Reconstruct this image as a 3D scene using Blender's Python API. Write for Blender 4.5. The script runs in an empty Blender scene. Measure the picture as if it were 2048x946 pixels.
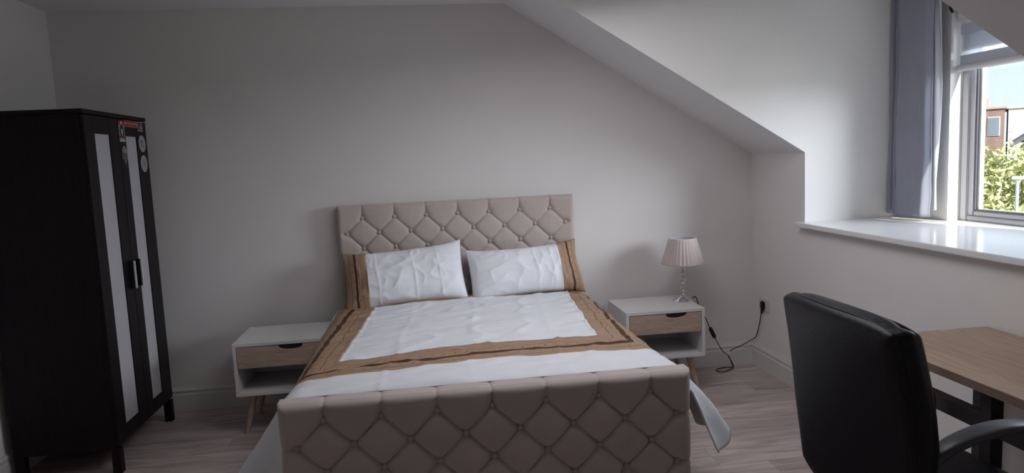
import bpy, bmesh, math, random
import numpy as np
from mathutils import Vector, Matrix, Euler, noise
random.seed(7)
S = bpy.context.scene
COL = S.collection
PI = math.pi

# ------------------------------------------------------------------ camera, sky, sun, daylight, exposure
cam_d = bpy.data.cameras.new('camera')
cam = bpy.data.objects.new('camera', cam_d); COL.objects.link(cam)
cam.rotation_mode = 'XYZ'
cam.location = (-2.2992, -4.7221, 1.5571)
cam.rotation_euler = (PI/2 - 0.1119, 0.0451, -0.1266)
cam_d.sensor_fit = 'HORIZONTAL'; cam_d.sensor_width = 36.0
cam_d.lens = 36.0*1406.46/2048
cam_d.clip_start = 0.05; cam_d.clip_end = 600
S.camera = cam

W_ = bpy.data.worlds.new('world'); S.world = W_; W_.use_nodes = True
wn = W_.node_tree; wn.nodes.clear()
tcw = wn.nodes.new('ShaderNodeTexCoord'); spw = wn.nodes.new('ShaderNodeSeparateXYZ'); wn.links.new(tcw.outputs['Generated'], spw.inputs[0])
skr = wn.nodes.new('ShaderNodeValToRGB'); wn.links.new(spw.outputs[2], skr.inputs[0])      # pale horizon rising to blue overhead
skr.color_ramp.elements[0].position = 0.0; skr.color_ramp.elements[0].color = (.80, .90, .98, 1)
skr.color_ramp.elements[1].position = .75; skr.color_ramp.elements[1].color = (.28, .46, .80, 1)
bg = wn.nodes.new('ShaderNodeBackground'); bg.inputs[1].default_value = 1.5
wo = wn.nodes.new('ShaderNodeOutputWorld')
wn.links.new(skr.outputs[0], bg.inputs[0]); wn.links.new(bg.outputs[0], wo.inputs[0])

sun_d = bpy.data.lights.new('sun', 'SUN'); sun_d.energy = 13.0; sun_d.angle = math.radians(0.6); sun_d.color = (1, .95, .84)
sun = bpy.data.objects.new('sun', sun_d); COL.objects.link(sun); sun.location = (6, -10, 12)
sun.rotation_euler = Vector((-.2745, 1, -.755)).to_track_quat('-Z', 'Y').to_euler()

day_d = bpy.data.lights.new('window_daylight', 'AREA'); day_d.shape = 'RECTANGLE'; day_d.size = 5.0; day_d.size_y = 1.8
day_d.energy = 620; day_d.color = (.89, .92, 1.0)
day = bpy.data.objects.new('window_daylight', day_d); COL.objects.link(day); day.location = (4.6, -4.2, 2.75)
day.rotation_euler = Vector((-1, .62, -.22)).to_track_quat('-Z', 'Y').to_euler()

sk_d = bpy.data.lights.new('window_skylight', 'AREA'); sk_d.shape = 'RECTANGLE'; sk_d.size = 2.6; sk_d.size_y = 1.7
sk_d.energy = 80; sk_d.color = (.89, .92, 1.0)
skl = bpy.data.objects.new('window_skylight', sk_d); COL.objects.link(skl); skl.location = (2.0, -1.9, 1.95)
skl.rotation_euler = Vector((-1, .05, -.25)).to_track_quat('-Z', 'Y').to_euler()

fill_d = bpy.data.lights.new('added_fill_light', 'AREA'); fill_d.shape = 'RECTANGLE'; fill_d.size = 1.4; fill_d.size_y = 1.0     # unseen fill lamp added above the bed to brighten bed, floor and slope
fill_d.energy = 22; fill_d.color = (.96, .95, 1.0)
fill_obj = bpy.data.objects.new('added_fill_light', fill_d); COL.objects.link(fill_obj); fill_obj.location = (-1.65, -1.8, 2.5)
fill_obj.rotation_euler = Vector((.08, -.12, -1)).to_track_quat('-Z', 'Y').to_euler()

S.view_settings.view_transform = 'Standard'; S.view_settings.look = 'None'
S.view_settings.gamma = 1; S.view_settings.use_curve_mapping = False
S.view_settings.exposure = -0.2

# ------------------------------------------------------------------ material helpers
class N:
    """tiny expression wrapper round math nodes"""
    def __init__(s, nt, sock): s.nt = nt; s.s = sock
    def _m(s, op, *o):
        n = s.nt.nodes.new('ShaderNodeMath'); n.operation = op
        for i, v in enumerate((s,)+o):
            if isinstance(v, N): s.nt.links.new(v.s, n.inputs[i])
            else: n.inputs[i].default_value = v
        return N(s.nt, n.outputs[0])
    def __add__(s, o): return s._m('ADD', o)
    def __sub__(s, o): return s._m('SUBTRACT', o)
    def __mul__(s, o): return s._m('MULTIPLY', o)
    def __truediv__(s, o): return s._m('DIVIDE', o)
    def abs(s): return s._m('ABSOLUTE')
    def max(s, o): return s._m('MAXIMUM', o)
    def min(s, o): return s._m('MINIMUM', o)
    def lt(s, o): return s._m('LESS_THAN', o)
    def gt(s, o): return s._m('GREATER_THAN', o)
    def frac(s): return s._m('FRACT')
    def within(s, a, b): return s.gt(a)*s.lt(b)

def mat(name, col, rough=.6, metal=0., spec=.4, noise_amt=.06, noise_scale=8., bump=0., bump_scale=60., stretch=(1,1,1), trans=0., sheen=0., coat=0., ior=1.45):
    m = bpy.data.materials.new(name); m.use_nodes = True
    nt = m.node_tree; b = nt.nodes['Principled BSDF']
    b.inputs['Roughness'].default_value = rough; b.inputs['Metallic'].default_value = metal
    b.inputs['Specular IOR Level'].default_value = spec; b.inputs['IOR'].default_value = ior
    b.inputs['Transmission Weight'].default_value = trans; b.inputs['Sheen Weight'].default_value = sheen
    b.inputs['Coat Weight'].default_value = coat
    tc = nt.nodes.new('ShaderNodeTexCoord'); mp = nt.nodes.new('ShaderNodeMapping'); mp.inputs['Scale'].default_value = stretch
    nt.links.new(tc.outputs['Object'], mp.inputs[0])
    nz = nt.nodes.new('ShaderNodeTexNoise'); nz.inputs['Scale'].default_value = noise_scale; nz.inputs['Detail'].default_value = 4
    nt.links.new(mp.outputs[0], nz.inputs[0])
    cr = nt.nodes.new('ShaderNodeValToRGB')
    a, c = [tuple(min(1, max(0, x*(1+k))) for x in col)+(1,) for k in (-noise_amt, noise_amt)]
    cr.color_ramp.elements[0].color = a; cr.color_ramp.elements[1].color = c
    cr.color_ramp.elements[0].position = .3; cr.color_ramp.elements[1].position = .7
    nt.links.new(nz.outputs[0], cr.inputs[0]); nt.links.new(cr.outputs[0], b.inputs['Base Color'])
    if bump:
        n2 = nt.nodes.new('ShaderNodeTexNoise'); n2.inputs['Scale'].default_value = bump_scale; n2.inputs['Detail'].default_value = 3
        nt.links.new(mp.outputs[0], n2.inputs[0])
        bp = nt.nodes.new('ShaderNodeBump'); bp.inputs['Strength'].default_value = bump; bp.inputs['Distance'].default_value = .01
        nt.links.new(n2.outputs[0], bp.inputs['Height']); nt.links.new(bp.outputs[0], b.inputs['Normal'])
    return m

def wood(name, c1, c2, rough=.5, scale=6., stretch=(1, 12, 12), spec=.4, per_object=0., coat=0.):
    m = bpy.data.materials.new(name); m.use_nodes = True
    nt = m.node_tree; b = nt.nodes['Principled BSDF']
    b.inputs['Roughness'].default_value = rough; b.inputs['Specular IOR Level'].default_value = spec; b.inputs['Coat Weight'].default_value = coat
    tc = nt.nodes.new('ShaderNodeTexCoord'); mp = nt.nodes.new('ShaderNodeMapping'); mp.inputs['Scale'].default_value = stretch
    nt.links.new(tc.outputs['Object'], mp.inputs[0])
    oi = nt.nodes.new('ShaderNodeObjectInfo')
    if per_object:
        cb = nt.nodes.new('ShaderNodeCombineXYZ'); mu = N(nt, oi.outputs['Random'])*37.
        for i in range(3): nt.links.new(mu.s, cb.inputs[i])
        nt.links.new(cb.outputs[0], mp.inputs['Location'])
    nz = nt.nodes.new('ShaderNodeTexNoise'); nz.inputs['Scale'].default_value = scale; nz.inputs['Detail'].default_value = 8; nz.inputs['Distortion'].default_value = 1.2
    nt.links.new(mp.outputs[0], nz.inputs[0])
    cr = nt.nodes.new('ShaderNodeValToRGB')
    cr.color_ramp.elements[0].color = c1+(1,); cr.color_ramp.elements[1].color = c2+(1,)
    cr.color_ramp.elements[0].position = .32; cr.color_ramp.elements[1].position = .66
    nt.links.new(nz.outputs[0], cr.inputs[0])
    if per_object:
        hv = nt.nodes.new('ShaderNodeHueSaturation')
        v = N(nt, oi.outputs['Random'])*per_object + (1-per_object/2)
        nt.links.new(v.s, hv.inputs['Value']); nt.links.new(cr.outputs[0], hv.inputs['Color']); nt.links.new(hv.outputs[0], b.inputs['Base Color'])
    else: nt.links.new(cr.outputs[0], b.inputs['Base Color'])
    bp = nt.nodes.new('ShaderNodeBump'); bp.inputs['Strength'].default_value = .08; bp.inputs['Distance'].default_value = .002
    nt.links.new(nz.outputs[0], bp.inputs['Height']); nt.links.new(bp.outputs[0], b.inputs['Normal'])
    return m

def fabric(name, col, rough=.7, sheen=.2, amt=.05, weave=900., bump=.12, transl=0.):
    m = mat(name, col, rough, spec=.3, noise_amt=amt, noise_scale=5., sheen=sheen, bump=bump, bump_scale=weave)
    if transl:
        nt = m.node_tree; out = [n for n in nt.nodes if n.type == 'OUTPUT_MATERIAL'][0]; b = nt.nodes['Principled BSDF']
        tr = nt.nodes.new('ShaderNodeBsdfTranslucent'); tr.inputs[0].default_value = tuple(col)+(1,)
        mx = nt.nodes.new('ShaderNodeMixShader'); mx.inputs[0].default_value = transl
        nt.links.new(b.outputs[0], mx.inputs[1]); nt.links.new(tr.outputs[0], mx.inputs[2]); nt.links.new(mx.outputs[0], out.inputs[0])
    return m

def border_fabric(name, hw, hl, k=1.):
    """tan satin with a dark band, two thin lines and two rows of dots, all set out from the edge of the white centre (UV in metres)"""
    m = bpy.data.materials.new(name); m.use_nodes = True
    nt = m.node_tree; b = nt.nodes['Principled BSDF']; b.inputs['Roughness'].default_value = .5; b.inputs['Sheen Weight'].default_value = 0.
    b.inputs['Specular IOR Level'].default_value = .18
    uv = nt.nodes.new('ShaderNodeUVMap'); uv.uv_map = 'UVMap'
    sp = nt.nodes.new('ShaderNodeSeparateXYZ'); nt.links.new(uv.outputs[0], sp.inputs[0])
    nz = nt.nodes.new('ShaderNodeTexNoise'); nz.inputs['Scale'].default_value = 14; nt.links.new(uv.outputs[0], nz.inputs[0])
    wob = (N(nt, nz.outputs[0]) - .5)*.022
    u = N(nt, sp.outputs[0]); v = N(nt, sp.outputs[1])
    du = u.abs() - hw; dv = v.abs() - hl
    d = (du.max(dv) + wob)/k
    side = du.gt(dv); t = v*side + u*(side*(-1.) + 1.)
    band = d.within(.122, .150)
    line = d.within(.063, .068) + d.within(.203, .209)
    dots = None
    for r0, sh in ((.097, 0.), (.176, .5)):
        tt = ((t/.052 + sh).frac() - .5)*.052
        dd = d - r0
        q = (tt*tt + dd*dd).lt(.0046**2)
        dots = q if dots is None else dots + q
    f = (band + line*.75 + dots*.85).min(1.)
    n2 = nt.nodes.new('ShaderNodeTexNoise'); n2.inputs['Scale'].default_value = 30; n2.inputs['Detail'].default_value = 5; nt.links.new(uv.outputs[0], n2.inputs[0])
    cr = nt.nodes.new('ShaderNodeValToRGB')
    cr.color_ramp.elements[0].color = (.33, .21, .135, 1); cr.color_ramp.elements[1].color = (.43, .29, .195, 1)
    nt.links.new(n2.outputs[0], cr.inputs[0])
    mx = nt.nodes.new('ShaderNodeMix'); mx.data_type = 'RGBA'; mx.inputs[7].default_value = (.085, .035, .022, 1)
    nt.links.new(f.s, mx.inputs[0]); nt.links.new(cr.outputs[0], mx.inputs[6]); nt.links.new(mx.outputs[2], b.inputs['Base Color'])
    bp = nt.nodes.new('ShaderNodeBump'); bp.inputs['Strength'].default_value = .25; bp.inputs['Distance'].default_value = .004
    nt.links.new(n2.outputs[0], bp.inputs['Height']); nt.links.new(bp.outputs[0], b.inputs['Normal'])
    return m

def pane_mat(name):
    m = bpy.data.materials.new(name); m.use_nodes = True; nt = m.node_tree; nt.nodes.clear()
    o = nt.nodes.new('ShaderNodeOutputMaterial'); tr = nt.nodes.new('ShaderNodeBsdfTransparent'); gl = nt.nodes.new('ShaderNodeBsdfGlossy')
    tr.inputs[0].default_value = (.93, .95, .95, 1); gl.inputs['Roughness'].default_value = .02
    lw = nt.nodes.new('ShaderNodeLayerWeight'); lw.inputs[0].default_value = .5
    fc = N(nt, lw.outputs['Facing'])._m('POWER', 5.)*.6 + .025
    mx = nt.nodes.new('ShaderNodeMixShader')
    nt.links.new(fc.s, mx.inputs[0]); nt.links.new(tr.outputs[0], mx.inputs[1]); nt.links.new(gl.outputs[0], mx.inputs[2]); nt.links.new(mx.outputs[0], o.inputs[0])
    return m

def sheer_mat(name, col, alpha):
    m = bpy.data.materials.new(name); m.use_nodes = True; nt = m.node_tree; nt.nodes.clear()
    o = nt.nodes.new('ShaderNodeOutputMaterial'); tr = nt.nodes.new('ShaderNodeBsdfTransparent'); df = nt.nodes.new('ShaderNodeBsdfDiffuse'); tl = nt.nodes.new('ShaderNodeBsdfTranslucent')
    df.inputs[0].default_value = col+(1,); tl.inputs[0].default_value = col+(1,)
    m1 = nt.nodes.new('ShaderNodeMixShader'); m1.inputs[0].default_value = .5
    nt.links.new(df.outputs[0], m1.inputs[1]); nt.links.new(tl.outputs[0], m1.inputs[2])
    m2 = nt.nodes.new('ShaderNodeMixShader'); m2.inputs[0].default_value = alpha
    nt.links.new(tr.outputs[0], m2.inputs[1]); nt.links.new(m1.outputs[0], m2.inputs[2]); nt.links.new(m2.outputs[0], o.inputs[0])
    return m

M = {}
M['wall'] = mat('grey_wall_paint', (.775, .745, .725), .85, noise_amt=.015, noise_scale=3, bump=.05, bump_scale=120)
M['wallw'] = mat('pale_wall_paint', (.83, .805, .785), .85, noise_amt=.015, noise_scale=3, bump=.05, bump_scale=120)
M['ceil'] = mat('white_ceiling_paint', (.89, .89, .90), .9, noise_amt=.01, bump=.04, bump_scale=120)
M['trim'] = mat('white_gloss_trim', (.72, .70, .68), .4, noise_amt=.015)
M['sill'] = mat('white_gloss_sill', (.80, .80, .80), .16, spec=.5, noise_amt=.01)
M['plank'] = wood('grey_oak_laminate', (.37, .30, .275), (.60, .52, .49), .42, 2.4, (.9, 7, 7), per_object=.25)
M['subfloor'] = mat('dark_underlay', (.10, .08, .07), .8)
M['velvet'] = fabric('beige_pink_velvet', (.50, .425, .39), .75, .35, .05, 500, .05)
M['button'] = fabric('beige_pink_velvet_button', (.44, .365, .33), .7, .3)
M['cotton'] = fabric('white_satin_cotton', (.80, .81, .85), .42, .1, .02, 700, .06)
M['mattress'] = fabric('cream_mattress', (.68, .64, .58), .8, .1)
M['brown_duvet'] = border_fabric('tan_striped_satin', .61, .57)
M['brown_pillow'] = border_fabric('tan_striped_satin_pillow', .5, .9, .55)
M['white_lam'] = mat('white_laminate', (.72, .70, .69), .4, noise_amt=.015)
M['oak'] = wood('light_oak_veneer', (.40, .285, .22), (.56, .43, .35), .5, 5., (1.5, 14, 14))
M['oak_leg'] = wood('oak_leg', (.38, .26, .20), (.52, .38, .30), .45, 6., (12, 12, 1.5))
M['dark_inside'] = mat('dark_drawer_inside', (.03, .03, .035), .7)
M['black_wood'] = wood('black_brown_foil', (.008, .005, .007), (.014, .010, .012), .45, 6., (10, 10, 1), spec=.16)
M['frost'] = mat('frosted_white_panel', (.50, .49, .51), .35, noise_amt=.01)
M['steel'] = mat('brushed_steel', (.66, .66, .68), .4, metal=.3, noise_amt=.03)
M['chrome'] = mat('chrome', (.75, .75, .77), .08, metal=1, noise_amt=.01)
M['crystal'] = mat('clear_crystal', (.96, .97, 1.), .02, trans=1, spec=.5, noise_amt=0, ior=1.5)
M['shade'] = fabric('pink_pleated_silk', (.78, .67, .645), .7, .2, .03, 600, .05, transl=.3)
M['shade_in'] = fabric('white_shade_lining', (.75, .74, .76), .7, .1, .02, transl=.2)
M['black_plastic'] = mat('black_plastic', (.012, .012, .014), .35, noise_amt=.05)
M['white_plastic'] = mat('white_plastic', (.68, .67, .66), .35, noise_amt=.01)
M['leather'] = mat('black_leather', (.007, .006, .010), .42, spec=.35, noise_amt=.15, noise_scale=20, bump=.12, bump_scale=180)
M['arm'] = mat('black_polished_arm', (.05, .05, .06), .34, spec=.6, noise_amt=.05)
M['desk_top'] = wood('oak_desk_veneer', (.36, .23, .145), (.50, .345, .23), .33, 4., (14, 1.2, 14), spec=.5)
M['desk_edge'] = wood('brown_desk_edge', (.20, .135, .105), (.27, .185, .145), .45, 6., (14, 1.2, 14))
M['dark_metal'] = mat('dark_painted_metal', (.035, .03, .032), .45, noise_amt=.08)
M['curtain'] = fabric('slate_blue_curtain', (.30, .305, .365), .8, .15, .05, 700, .12, transl=.1)
M['lining'] = fabric('white_curtain_lining', (.80, .80, .84), .8, .1, .02, transl=.35)
M['upvc'] = mat('white_window_plastic', (.54, .53, .57), .35, noise_amt=.01)
M['gasket'] = mat('grey_gasket', (.10, .10, .12), .6)
M['pane'] = pane_mat('window_glass')
M['blind'] = fabric('white_blind_fabric', (.62, .64, .70), .8, .05, .02, transl=.25)
M['sheer'] = sheer_mat('sheer_blind_mesh', (.85, .87, .92), .32)
M['black_iron'] = mat('black_iron', (.02, .02, .022), .45)
M['red'] = mat('red_sticker_vinyl', (.33, .03, .055), .5, noise_amt=.2, noise_scale=60)
M['white_print'] = mat('pale_sticker_vinyl', (.46, .43, .44), .5, noise_amt=.1, noise_scale=60)
M['dark_print'] = mat('dark_sticker_ink', (.03, .02, .025), .5)
M['grey_print'] = mat('grey_sticker_ink', (.16, .14, .15), .5)
M['ground'] = mat('outdoor_grass_ground', (.10, .13, .05), .9, noise_amt=.3, noise_scale=.4)
M['leaf_a'] = mat('yellow_green_leaves', (.58, .58, .26), .6, noise_amt=.35, noise_scale=2.5)
M['leaf_b'] = mat('mid_green_leaves', (.42, .48, .22), .6, noise_amt=.35, noise_scale=2.5)
M['bark'] = mat('brown_bark', (.12, .08, .05), .9, noise_amt=.3)
M['brick'] = mat('brown_brick_facade', (.30, .19, .16), .9, noise_amt=.1, noise_scale=2)
M['pinkbrick'] = mat('pink_roof_room', (.55, .36, .30), .9, noise_amt=.05)
M['render'] = mat('white_render_facade', (.70, .67, .64), .9, noise_amt=.03)
M['slate'] = mat('grey_roof_slates', (.16, .15, .16), .8, noise_amt=.2, noise_scale=6)
M['winglass'] = mat('grey_far_window', (.22, .25, .30), .2, noise_amt=.05)
M['post'] = mat('pale_painted_post', (.55, .56, .58), .5)

# ------------------------------------------------------------------ mesh helpers
class MB:
    def __init__(s): s.v = []; s.f = []; s.uv = None
    def add(s, vs, fs):
        o = len(s.v); s.v += [tuple(map(float, p)) for p in vs]; s.f += [tuple(i+o for i in f) for f in fs]; return s
    def box(s, a, b, bev=0.):
        x0, y0, z0 = a; x1, y1, z1 = b
        if bev:
            bm = bmesh.new(); bmesh.ops.create_cube(bm, size=1, matrix=Matrix.Translation(((x0+x1)/2, (y0+y1)/2, (z0+z1)/2)) @ Matrix.Diagonal((x1-x0, y1-y0, z1-z0, 1)))
            bmesh.ops.bevel(bm, geom=list(bm.edges), offset=bev, segments=2, affect='EDGES')
            bm.verts.index_update(); r = s.add([v.co[:] for v in bm.verts], [[v.index for v in f.verts] for f in bm.faces]); bm.free(); return r
        return s.add([(x0,y0,z0),(x1,y0,z0),(x1,y1,z0),(x0,y1,z0),(x0,y0,z1),(x1,y0,z1),(x1,y1,z1),(x0,y1,z1)],
                     [(0,3,2,1),(4,5,6,7),(0,1,5,4),(1,2,6,5),(2,3,7,6),(3,0,4,7)])
    def prism(s, poly, ax, a, b):
        """polygon of 2D points extruded along axis ax from a to b (2D axes are the other two in order)"""
        n = len(poly)
        def P(p, t):
            q = list(p); q.insert(ax, t); return q
        vs = [P(p, a) for p in poly] + [P(p, b) for p in poly]
        fs = [tuple(range(n))[::-1], tuple(range(n, 2*n))] + [(i, (i+1) % n, n+(i+1) % n, n+i) for i in range(n)]
        return s.add(vs, fs)
    def tube(s, path, r, n=8, cap=True):
        path = [Vector(p) for p in path]; rs = r if isinstance(r, (list, tuple)) else [r]*len(path)
        vs = []; fs = []; prev = None
        for i, p in enumerate(path):
            t = (path[min(i+1, len(path)-1)] - path[max(i-1, 0)]).normalized()
            if prev is None:
                u = t.orthogonal().normalized()
            else:
                u = (prev - t*prev.dot(t)).normalized()
            prev = u; w = t.cross(u)
            for k in range(n):
                a = 2*PI*k/n; vs.append(p + (u*math.cos(a) + w*math.sin(a))*rs[i])
        for i in range(len(path)-1):
            for k in range(n): fs.append((i*n+k, i*n+(k+1) % n, (i+1)*n+(k+1) % n, (i+1)*n+k))
        if cap: fs += [tuple(range(n))[::-1], tuple(range((len(path)-1)*n, len(path)*n))]
        return s.add(vs, fs)
    def lathe(s, prof, n=24, c=(0, 0, 0), rad=None):
        vs = []; fs = []
        for j, (r, z) in enumerate(prof):
            for k in range(n):
                a = 2*PI*k/n; rr = r*(rad(a, j) if rad else 1)
                vs.append((c[0]+rr*math.cos(a), c[1]+rr*math.sin(a), c[2]+z))
        for j in range(len(prof)-1):
            for k in range(n): fs.append((j*n+k, j*n+(k+1) % n, (j+1)*n+(k+1) % n, (j+1)*n+k))
        return s.add(vs, fs)
    def grid(s, P):
        """P: array (n,m,3)"""
        n, m, _ = P.shape
        idx = np.arange(n*m).reshape(n, m)
        f = np.stack([idx[:-1, :-1], idx[1:, :-1], idx[1:, 1:], idx[:-1, 1:]], -1).reshape(-1, 4)
        return s.add(P.reshape(-1, 3).tolist(), f.tolist())
    def build(s, name, m, parent=None, smooth=False, loc=None):
        me = bpy.data.meshes.new(name); me.from_pydata(s.v, [], s.f); me.validate()
        bm = bmesh.new(); bm.from_mesh(me); bmesh.ops.recalc_face_normals(bm, faces=bm.faces); bm.to_mesh(me); bm.free()
        if smooth:
            for p in me.polygons: p.use_smooth = True
        me.materials.append(m)
        o = bpy.data.objects.new(name, me); COL.objects.link(o)
        if parent: o.parent = parent
        if loc: o.location = loc
        return o

def bevel(o, w=.004, seg=2):
    md = o.modifiers.new('bevel', 'BEVEL'); md.width = w; md.segments = seg; md.limit_method = 'ANGLE'; md.angle_limit = math.radians(40)
    return o
def smooth_angle(o, deg=40):
    me = o.data
    for p in me.polygons: p.use_smooth = True
    me.set_sharp_from_angle(angle=math.radians(deg))
    return o
def struct(o): o['kind'] = 'structure'; return o
def tag(o, label, cat, group=None):
    o['label'] = label; o['category'] = cat
    if group: o['group'] = group
    return o
def thing(name, loc, label, cat, rz=0, group=None):
    o = bpy.data.objects.new(name, None); COL.objects.link(o); o.empty_display_size = .1
    o.location = loc; o.rotation_euler = (0, 0, rz); return tag(o, label, cat, group)
def copy_tree(o, parent=None):
    c = o.copy(); COL.objects.link(c)
    if parent: c.parent = parent
    for ch in o.children: copy_tree(ch, c)
    return c
def catmull(pts, n=8):
    pts = [Vector(p) for p in pts]; out = []
    for i in range(len(pts)-1):
        p0 = pts[max(i-1, 0)]; p1 = pts[i]; p2 = pts[i+1]; p3 = pts[min(i+2, len(pts)-1)]
        for k in range(n):
            t = k/n
            out.append(.5*((2*p1) + (p2-p0)*t + (2*p0-5*p1+4*p2-p3)*t*t + (3*p1-p0-3*p2+p3)*t**3))
    out.append(pts[-1]); return out
def sstep(a, b, x):
    t = np.clip((x-a)/(b-a), 0, 1); return t*t*(3-2*t)

# ------------------------------------------------------------------ the room
HK, HC, RX, LX, FY = 1.509, 2.565, -1.713, -4.516, -5.45      # knee wall height, ceiling, ridge crease, left wall, wall behind the camera
D1, D2, WX, ZS = -.694, -2.742, .662, 1.085                     # dormer cheeks, window wall, sill top

fl = struct(MB().box((LX-.1, FY-.1, -.14), (.2, .1, -.014)).build('floor', M['subfloor']))
pw, pl = .192, 1.28
shared = {}
row = 0; y = .0
while y > FY:
    y1 = max(y-pw, FY); x = LX - [0., .47, .86, .25][row % 4]
    while x < 0:
        a, b = max(x, LX), min(x+pl, 0.)
        if b-a > .03:
            key = (round(b-a, 3), round(y-y1, 3))
            if key not in shared:
                o = MB().box((0, 0, -.014), (b-a-.0012, y-y1-.0012, 0)).build('plank', M['plank'], fl); shared[key] = o.data
            else:
                o = bpy.data.objects.new('plank', shared[key]); COL.objects.link(o); o.parent = fl
            o.location = (a, y1, random.uniform(-.0003, .0003))
        x += pl
    y = y1; row += 1

struct(MB().prism([(LX-.1, -.1), (.12, -.1), (.12, HK-.02), (0, HK), (RX, HC), (RX, HC+.1), (LX-.1, HC+.1)], 1, 0, .12).build('wall_back', M['wall']))
struct(MB().box((LX-.12, FY, -.1), (LX, .0, HC+.1)).build('wall_left', M['wall']))
struct(MB().box((LX-.12, FY-.12, -.1), (.9, FY, HC+.1)).build('wall_front', M['wall']))
struct(MB().prism([(0, -.1), (0, HK), (D1+.0006, HK), (D1+.0006, ZS-.03), (D2-.0006, ZS-.03), (D2-.0006, HK), (FY, HK), (FY, -.1)], 0, 0, .14).build('wall_right', M['wallw']))
struct(MB().box((LX-.05, FY, HC), (RX, 0, HC+.1)).build('ceiling', M['ceil']))
sl = [(0, HK), (RX, HC), (RX, HC+.12), (.14, HK+.04), (.14, HK)]
struct(MB().prism(sl, 1, D1+.0006, 0).build('sloped_ceiling', M['ceil']))
struct(MB().prism(sl, 1, FY, D2-.0006).build('sloped_ceiling', M['ceil']))
chk = [(.001, ZS-.03), (.001, HK+.001), (RX, HC+.001), (WX+.2, HC), (WX+.2, ZS-.03)]
struct(MB().prism(chk, 1, D1, D1+.06).build('wall_dormer_far', M['wallw']))
struct(MB().prism(chk, 1, D2-.06, D2).build('wall_dormer_near', M['wallw']))
struct(MB().box((RX, D2-.06, HC), (WX+.2, D1+.06, HC+.1)).build('ceiling_dormer', M['ceil']))
JY0, JY1, JZ = -1.052, -2.376, 2.262
ww = MB()
ww.box((WX, JY0, ZS-.03), (WX+.19, D1, HC)); ww.box((WX, D2, ZS-.03), (WX+.19, JY1, HC)); ww.box((WX, JY1, JZ), (WX+.19, JY0, HC))
ww.box((.14, D2, ZS-.2), (WX+.19, D1, ZS-.03))
struct(ww.build('wall_window', M['wallw']))
SF = -.0535
sill = MB().prism([(SF, D1+.03), (SF, D2-.03), (0.0, D2-.03), (0.0, D2), (WX+.11, D2), (WX+.11, D1), (0.0, D1), (0.0, D1+.03)], 2, ZS-.03, ZS).build('window_sill', M['sill'])
bevel(sill, .006); struct(sill)

def base_prof(h=.157, t=.017):
    return [(0, 0), (t, 0), (t, h*.70), (t*.72, h*.73), (t*.72, h*.80), (t*.95, h*.84), (t*.95, h*.90), (t*.55, h*.95), (t*.5, h), (0, h)]
bp = base_prof()
struct(MB().prism([(-a, z) for a, z in bp], 0, LX, 0).build('baseboard_back', M['trim']))
struct(MB().prism([(-a, z) for a, z in bp], 1, FY, 0).build('baseboard_right', M['trim']))
struct(MB().prism([(LX+a, z) for a, z in bp], 1, FY, 0).build('baseboard_left', M['trim']))
struct(MB().prism([(FY+a, z) for a, z in bp], 0, LX, 0).build('baseboard_front', M['trim']))

# ------------------------------------------------------------------ window
win = bpy.data.objects.new('window_1', None); COL.objects.link(win); win.location = (WX+.11, (JY0+JY1)/2, ZS); struct(win)
def wframe(name, x0, x1, ya, yb, za, zb, w, wb, m, bev=.006):
    """rectangular ring of four bars in the YZ plane, window coordinates"""
    b = MB(); oy = (JY0+JY1)/2; ox = WX+.11
    def bx(p, q): b.box((p[0]-ox, p[1]-oy, p[2]-ZS), (q[0]-ox, q[1]-oy, q[2]-ZS), bev)
    bx((x0, ya, za), (x1, ya+w, zb)); bx((x0, yb-w, za), (x1, yb, zb))
    bx((x0, ya+w-.001, za), (x1, yb-w+.001, za+wb)); bx((x0, ya+w-.001, zb-w), (x1, yb-w+.001, zb))
    return b.build(name, m, win)
wframe('outer_frame', WX+.075, WX+.145, JY1, JY0, ZS, JZ, .052, .030, M['upvc'])
wframe('sash', WX+.085, WX+.14, JY1+.045, JY0-.045, ZS+.026, JZ-.045, .046, .036, M['upvc'], .008)
wframe('gasket', WX+.09, WX+.135, JY1+.088, JY0-.088, ZS+.060, JZ-.088, .007, .006, M['gasket'], 0)
wframe('spacer', WX+.105, WX+.13, JY1+.094, JY0-.094, ZS+.065, JZ-.094, .014, .004, M['white_plastic'], 0)
MB().box((-.0+.008, JY1+.09-(JY0+JY1)/2, .06), (.014, JY0-.09-(JY0+JY1)/2, JZ-.09-ZS)).build('glass_pane', M['pane'], win)

# zebra roller blind
BX, BY0, BY1 = WX+.02, JY0-.045, JY1+.03
bl = thing('roller_blind', (BX, (BY0+BY1)/2, JZ), 'white zebra roller blind with grey stripes, half lowered in front of the window', 'blind')
oy = (BY0+BY1)/2
zb = 1.917
def bpart(name, x0, x1, z0, z1, m): return MB().box((x0, BY1-oy, z0-JZ), (x1, BY0-oy, z1-JZ)).build(name, m, bl)
MB().box((-.012, BY1-oy-.015, -.07), (.05, BY0-oy+.02, -.004), .008).build('cassette', M['white_plastic'], bl)
rail = MB().tube([(.012, BY1-oy-.008, zb-JZ+.020), (.012, BY0-oy+.028, zb-JZ+.020)], .019, 14).build('bottom_rail', M['white_plastic'], bl); smooth_angle(rail)
z = zb+.036; k = 0
while z < JZ-.07:
    h1 = min(z+.050, JZ-.06); bpart('stripe', 0, .0012, z, h1, M['blind'])
    z2 = z+.050+.024; h2 = min(z2+.088+.050, JZ-.06)
    if z2 < JZ-.06: bpart('stripe', .024, .0252, z2, h2, M['blind'])
    z += .162
bpart('stripe', .024, .0252, zb+.03, zb+.036+.050, M['blind'])
bpart('sheer_mesh', .004, .0045, zb+.03, JZ-.06, M['sheer'])

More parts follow.
